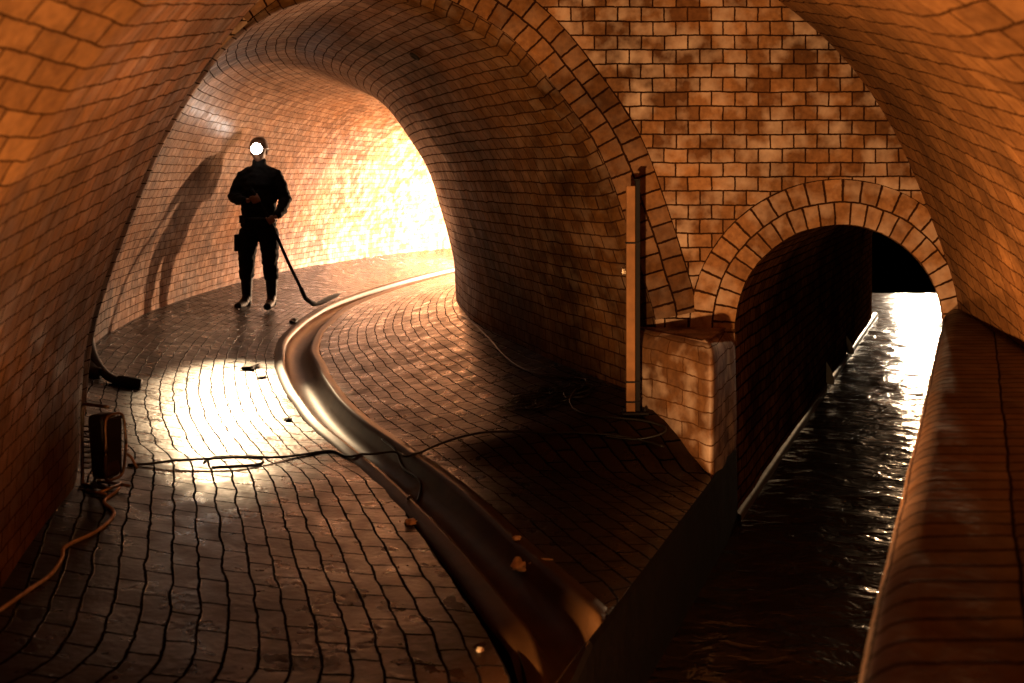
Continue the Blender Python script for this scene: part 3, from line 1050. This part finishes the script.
def hand(pal, grip, sgn):
    """four fingers wrapped round the handle and a thumb from the side of the palm"""
    out = []
    ax = tool_dir
    to = (grip - pal); to = (to - ax * to.dot(ax)).normalized()
    nrm_ = ax.cross(to).normalized()
    fr_ = Vector((0, -1, 0))
    if nrm_.dot(fr_) < 0: nrm_ = -nrm_                     # in front of the handle
    lens = [.9, 1.0, .95, .8]
    for k in range(4):
        b = pal + ax * (-.030 + .020 * k)
        g = grip + ax * (-.030 + .020 * k)
        r = .024 * lens[k]
        p = [b, g + nrm_ * r - to * .020, g + nrm_ * r * .9 + to * .012, g + to * r * .95 - nrm_ * .006, g - nrm_ * r * .7 + to * .006]
        nd = {str(i): (*q, [.012, .0095, .009, .0085, .0075][i]) for i, q in enumerate(p)}
        out.append(skin_mesh(nd, [(str(i), str(i + 1)) for i in range(4)], levels=1))
    b = pal - ax * .03
    p = [b, grip - ax * .045 - nrm_ * .018 - to * .01, grip - ax * .048 - nrm_ * .006 + to * .02, grip - ax * .040 + nrm_ * .014 + to * .022]
    nd = {str(i): (*q, [.014, .0105, .010, .0085][i]) for i, q in enumerate(p)}
    out.append(skin_mesh(nd, [(str(i), str(i + 1)) for i in range(3)], levels=1))
    return out


gl_ = tool_a + tool_dir * (hl - tool_a).dot(tool_dir)
gr_ = tool_a + tool_dir * (hr - tool_a).dot(tool_dir)
parts += hand(Vector(nodes['pal'][:3]), gl_, -1)
parts += hand(Vector(nodes['par'][:3]), gr_, 1)
# head with a face
bm = bmesh.new()
bmesh.ops.create_uvsphere(bm, u_segments=40, v_segments=28, radius=1)
for v in bm.verts:
    c = v.co.copy()
    x, y, z = c.x * .077, c.y * .095, c.z * .118
    if z < 0:                                              # jaw
        k = 1 - .30 * min(1, -z / .118) ** 1.2
        x *= k
        if y > 0: y *= 1 - .45 * (-z / .118)
    if y < 0: y *= .93
    # nose, brow, eye sockets, mouth, chin
    if c.y < -.2:
        def g(cx, cz, sx, sz): return math.exp(-((x - cx) / sx) ** 2 - ((z - cz) / sz) ** 2)
        y -= .024 * g(0, -.018, .012, .022) + .010 * g(0, .01, .010, .03)
        y += .012 * (g(-.030, .008, .014, .010) + g(.030, .008, .014, .010))
        y -= .006 * g(0, .030, .05, .009)
        y -= .008 * (g(0, -.055, .022, .006) + g(0, -.067, .018, .006)) - .006 * g(0, -.061, .02, .003)
        y -= .010 * g(0, -.098, .022, .014)
    v.co = Vector((x, y - .005, z + 1.575))
for sx in (-1, 1):
    r = bmesh.ops.create_uvsphere(bm, u_segments=12, v_segments=8, radius=1, matrix=Matrix.Translation((sx * .079, .008, 1.565)) @ Matrix.Rotation(sx * .3, 4, 'Z') @ Matrix.Diagonal((.010, .020, .032, 1)))
    bmesh.ops.create_uvsphere(bm, u_segments=12, v_segments=8, radius=.0125, matrix=Matrix.Translation((sx * .030, -.076, 1.583)))
hm = bpy.data.meshes.new('h'); bm.to_mesh(hm); bm.free()
parts.append(hm)
body = fuse(parts, .0065, 'body', M['skin'], man, sm=2)

def capsules(nodes, edges):
    bm = bmesh.new()
    for a, b in edges:
        A, B = nodes[a], nodes[b]
        pa_, pb_ = Vector(A[:3]), Vector(B[:3])
        n_ = max(3, int((pb_ - pa_).length / .035))
        for k in range(n_ + 1):
            t = k / n_
            rx = A[3] + (B[3] - A[3]) * t
            ya = A[4] if len(A) > 4 else A[3]; yb = B[4] if len(B) > 4 else B[3]
            ry = ya + (yb - ya) * t
            rz = min(rx, ry, .07)
            bmesh.ops.create_uvsphere(bm, u_segments=16, v_segments=10, radius=1, matrix=Matrix.Translation(pa_.lerp(pb_, t)) @ Matrix.Diagonal((rx, ry, rz, 1)))
    me = bpy.data.meshes.new('c'); bm.to_mesh(me); bm.free()
    return me


# jacket
jn = {
    'hem': (0, 0, .84, .185, .13), 'waist': (0, 0, 1.0, .182, .13), 'chest': (0, .015, 1.24, .185, .135), 'coll': (0, .015, 1.40, .085, .08), 'collt': (0, .01, 1.455, .072, .07),
    'shl': (-.150, .02, 1.33, .075), 'ml': (-.215, .02, 1.22, .072), 'ell': (-.252, .01, 1.12, .064), 'fl': (-.18, -.11, 1.09, .056), 'cl': (-.10, -.19, 1.085, .045),
    'shr': (.150, .02, 1.33, .075), 'mr': (.215, .025, 1.21, .072), 'elr': (.258, .03, 1.09, .064), 'frr': (.25, -.08, 1.0, .056), 'crr': (.228, -.155, .945, .046),
}
je = [('coll', 'shl'), ('coll', 'shr'), ('waist', 'hem'), ('waist', 'chest'), ('chest', 'coll'), ('coll', 'collt'), ('chest', 'shl'), ('shl', 'ml'), ('ml', 'ell'), ('ell', 'fl'), ('fl', 'cl'),
      ('chest', 'shr'), ('shr', 'mr'), ('mr', 'elr'), ('elr', 'frr'), ('frr', 'crr')]
jk = fuse([capsules(jn, je)], .009, 'jacket', M['black_cloth'], man, folds=.012, fs=11)
tn = {
    'w': (0, 0, .92, .15, .115), 'p': (0, 0, .82, .145, .11), 'hl': (-.095, 0, .76, .108), 'tl': (-.112, -.01, .60, .094), 'kl': (-.122, -.02, .46, .080), 'al': (-.125, .0, .33, .076),
    'hr': (.095, 0, .76, .108), 'tr': (.108, -.01, .60, .094), 'kr': (.116, -.02, .46, .080), 'ar': (.12, .0, .33, .076),
}
te = [('w', 'p'), ('p', 'hl'), ('hl', 'tl'), ('tl', 'kl'), ('kl', 'al'), ('p', 'hr'), ('hr', 'tr'), ('tr', 'kr'), ('kr', 'ar')]
tro = fuse([capsules(tn, te)], .009, 'trousers', M['black_cloth'], man, folds=.010, fs=12)
# thigh pocket
bm = bmesh.new(); box_bm(bm, (-.205, -.02, .66), (.05, .13, .17), bev=.015)
bm_obj('pocket', bm, M['black_cloth'], tro)
for sx, tx, ty in ((-1, -.165, -.165), (1, .135, -.20)):
    ax_ = -.125 if sx < 0 else .125
    bn = {'t': (ax_, 0, .40, .070), 'm': (ax_, .005, .26, .060), 'a': (ax_, .02, .11, .050), 'h': (ax_, .045, .045, .042), 'b': ((ax_ + tx) / 2, -.08, .048, .047, .044), 'f': (tx, ty, .040, .042, .036)}
    be = [('t', 'm'), ('m', 'a'), ('a', 'h'), ('a', 'b'), ('b', 'f')]
    fuse([capsules(bn, be)], .008, 'boot', M['rubber'], man, folds=.002)
# helmet with headlamp
hlm = None
bm = bmesh.new()
rg = []
for z_, r_ in [(-.012, 1.18), (-.008, 1.22), (.0, 1.10), (.01, 1.06), (.045, 1.02), (.075, .88), (.095, .66), (.108, .38), (.112, .05)]:
    rg.append([bm.verts.new((.086 * r_ * math.cos(a), .108 * r_ * math.sin(a) - (.018 if (z_ < .001 and math.sin(a) < 0) else 0), 1.612 + z_)) for a in [k * 2 * math.pi / 28 for k in range(28)]])
for r0, r1 in zip(rg, rg[1:]):
    for k in range(28): bm.faces.new((r0[k], r0[(k + 1) % 28], r1[(k + 1) % 28], r1[k]))
bm.faces.new(rg[-1])
hlm = bm_obj('helmet', bm, M['helmet'], man, smooth=True)
bm = bmesh.new()
bmesh.ops.create_cone(bm, cap_ends=True, segments=24, radius1=.058, radius2=.045, depth=.045, matrix=Matrix.Translation((.015, -.135, 1.60)) @ Matrix.Rotation(math.pi / 2, 4, 'X'))
hl_ = bm_obj('headlamp', bm, M['rubber'], hlm)
bm = bmesh.new()
bmesh.ops.create_uvsphere(bm, u_segments=24, v_segments=12, radius=1, matrix=Matrix.Translation((.015, -.158, 1.60)) @ Matrix.Diagonal((.056, .016, .056, 1)))
bm_obj('lens', bm, M['lens'], hl_, smooth=True)
bm = bmesh.new()
pts = [Vector((.166 * math.cos(a), .128 * math.sin(a), .90 + .004 * math.sin(3 * a))) for a in [k * 2 * math.pi / 32 for k in range(33)]]
tube_bm(bm, pts, .016, 8)
bm_obj('belt', bm, M['rubber'], man, smooth=True)
bm = bmesh.new(); box_bm(bm, (-.13, -.13, .90), (.06, .05, .08), bev=.01)
bm_obj('belt_pouch', bm, M['rubber'], man)
tag(man, 'worker in black waterproofs and lit headlamp standing astride with a long scraper', 'person')

# long handled scraper resting on the paving
sc_e = empty('scraper', feet)
tip = gpt(338, 311) - feet; heel = gpt(316, 300) - feet
tip = Vector((tip.x, tip.y, tip.z + .01))
neck_ = Vector((.545 * SC, -.36, .135))
A_ = tool_a * SC
bm = bmesh.new()
pts = [A_, A_ + (gr_ * SC - A_) * .5, gr_ * SC, (gr_ * SC).lerp(neck_, .5) + Vector((-.005, 0, -.005)), neck_.lerp(gr_ * SC, .12), neck_]
tube_bm(bm, cr(pts, 4), .0165, 10)
bm_obj('handle', bm, M['black_cloth'], sc_e, smooth=True)
bm = bmesh.new()
d_ = (tip - neck_); sd = (d_.cross(Vector((0, 0, 1))).normalized() * .6 + Vector((0, 0, .55))).normalized()
L0 = []
for k in range(9):
    t = k / 8
    c = neck_.lerp(tip, t) - Vector((0, 0, .045 * math.sin(math.pi * t * .9)))
    c.z = max(c.z, .045)
    wd = .020 + (.07 - .020) * sstep(.15, .6, t) - .035 * sstep(.75, 1, t)
    L0.append([bm.verts.new(c + sd * wd + Vector((0, 0, .010))), bm.verts.new(c + Vector((0, 0, .012 if t < .2 else .004))), bm.verts.new(c - sd * wd + Vector((0, 0, .010))),
               bm.verts.new(c - sd * wd + Vector((0, 0, .0))), bm.verts.new(c + Vector((0, 0, -.008))), bm.verts.new(c + sd * wd)])
for r0, r1 in zip(L0, L0[1:]):
    for k in range(6): bm.faces.new((r0[k], r0[(k + 1) % 6], r1[(k + 1) % 6], r1[k]))
bm.faces.new(L0[0][::-1]); bm.faces.new(L0[-1])
bm_obj('blade', bm, M['dark_metal'], sc_e, smooth=True)
bm = bmesh.new(); tube_bm(bm, [neck_.lerp(gr_ * SC, .14), neck_], .022, 10)
bm_obj('ferrule', bm, M['dark_metal'], sc_e, smooth=True)
tag(sc_e, 'long dark scraper leaning from the hands of the worker to the floor', 'scraper')


# ------------------------------------------------------------------ lights
def light(name, kind, loc, power, col, size=.05, aim=None, cone=None, blend=.5):
    d = bpy.data.lights.new(name, kind)
    d.energy = power; d.color = col
    if kind == 'AREA': d.size = size
    else: d.shadow_soft_size = size
    if kind == 'SPOT': d.spot_size = math.radians(cone); d.spot_blend = blend
    o = bpy.data.objects.new(name, d); COL.objects.link(o)
    o.location = loc
    if aim is not None:
        o.rotation_euler = (Vector(aim) - Vector(loc)).to_track_quat('-Z', 'Y').to_euler()
    return o


# work lamp round the bend of the large tunnel, plus an added spot
light('tunnel_lamp', 'POINT', (1.15, 15.75, .5), 4200, (1.0, .62, .36), .06)
light('tunnel_wall_fill', 'SPOT', (1.30, 15.9, .45), 18000, (1.0, .86, .74), .08, aim=(-1.8, 16.6, .1), cone=125, blend=1.0)  # added beside the work lamp to whiten the far wall
# the worker's headlamp
hp = feet + Vector((.015, -.20, 1.60)) * SC
light('headlamp_beam', 'SPOT', hp, 2100, (1.0, .68, .38), .05, aim=(-1.74, 6.4, .0), cone=19, blend=1.0)
# lamp low down in the channel near the tripod
light('channel_lamp', 'SPOT', (-.55, .9, -.08), 900, (1.0, .60, .26), .06, aim=(1.1, 5.2, 2.3), cone=126, blend=1.0)
# added fill light out of view on the left, brightens the parapet edge
light('parapet_fill', 'SPOT', (-1.12, 2.05, .42), 1300, (1.0, .58, .25), .04, aim=(1.0, 2.75, .36), cone=60, blend=1.0)
# lamp deep inside the small tunnel
light('culvert_lamp', 'SPOT', (7.2, 17.6, .75), 9000, (1.0, .80, .56), .3, aim=(6.0, 14.95, -.4), cone=33, blend=1.0)
light('culvert_fill', 'POINT', (7.2, 17.6, .80), 600, (1.0, .62, .32), .1)  # added fill at the lamp, lifts the far end of the left wall
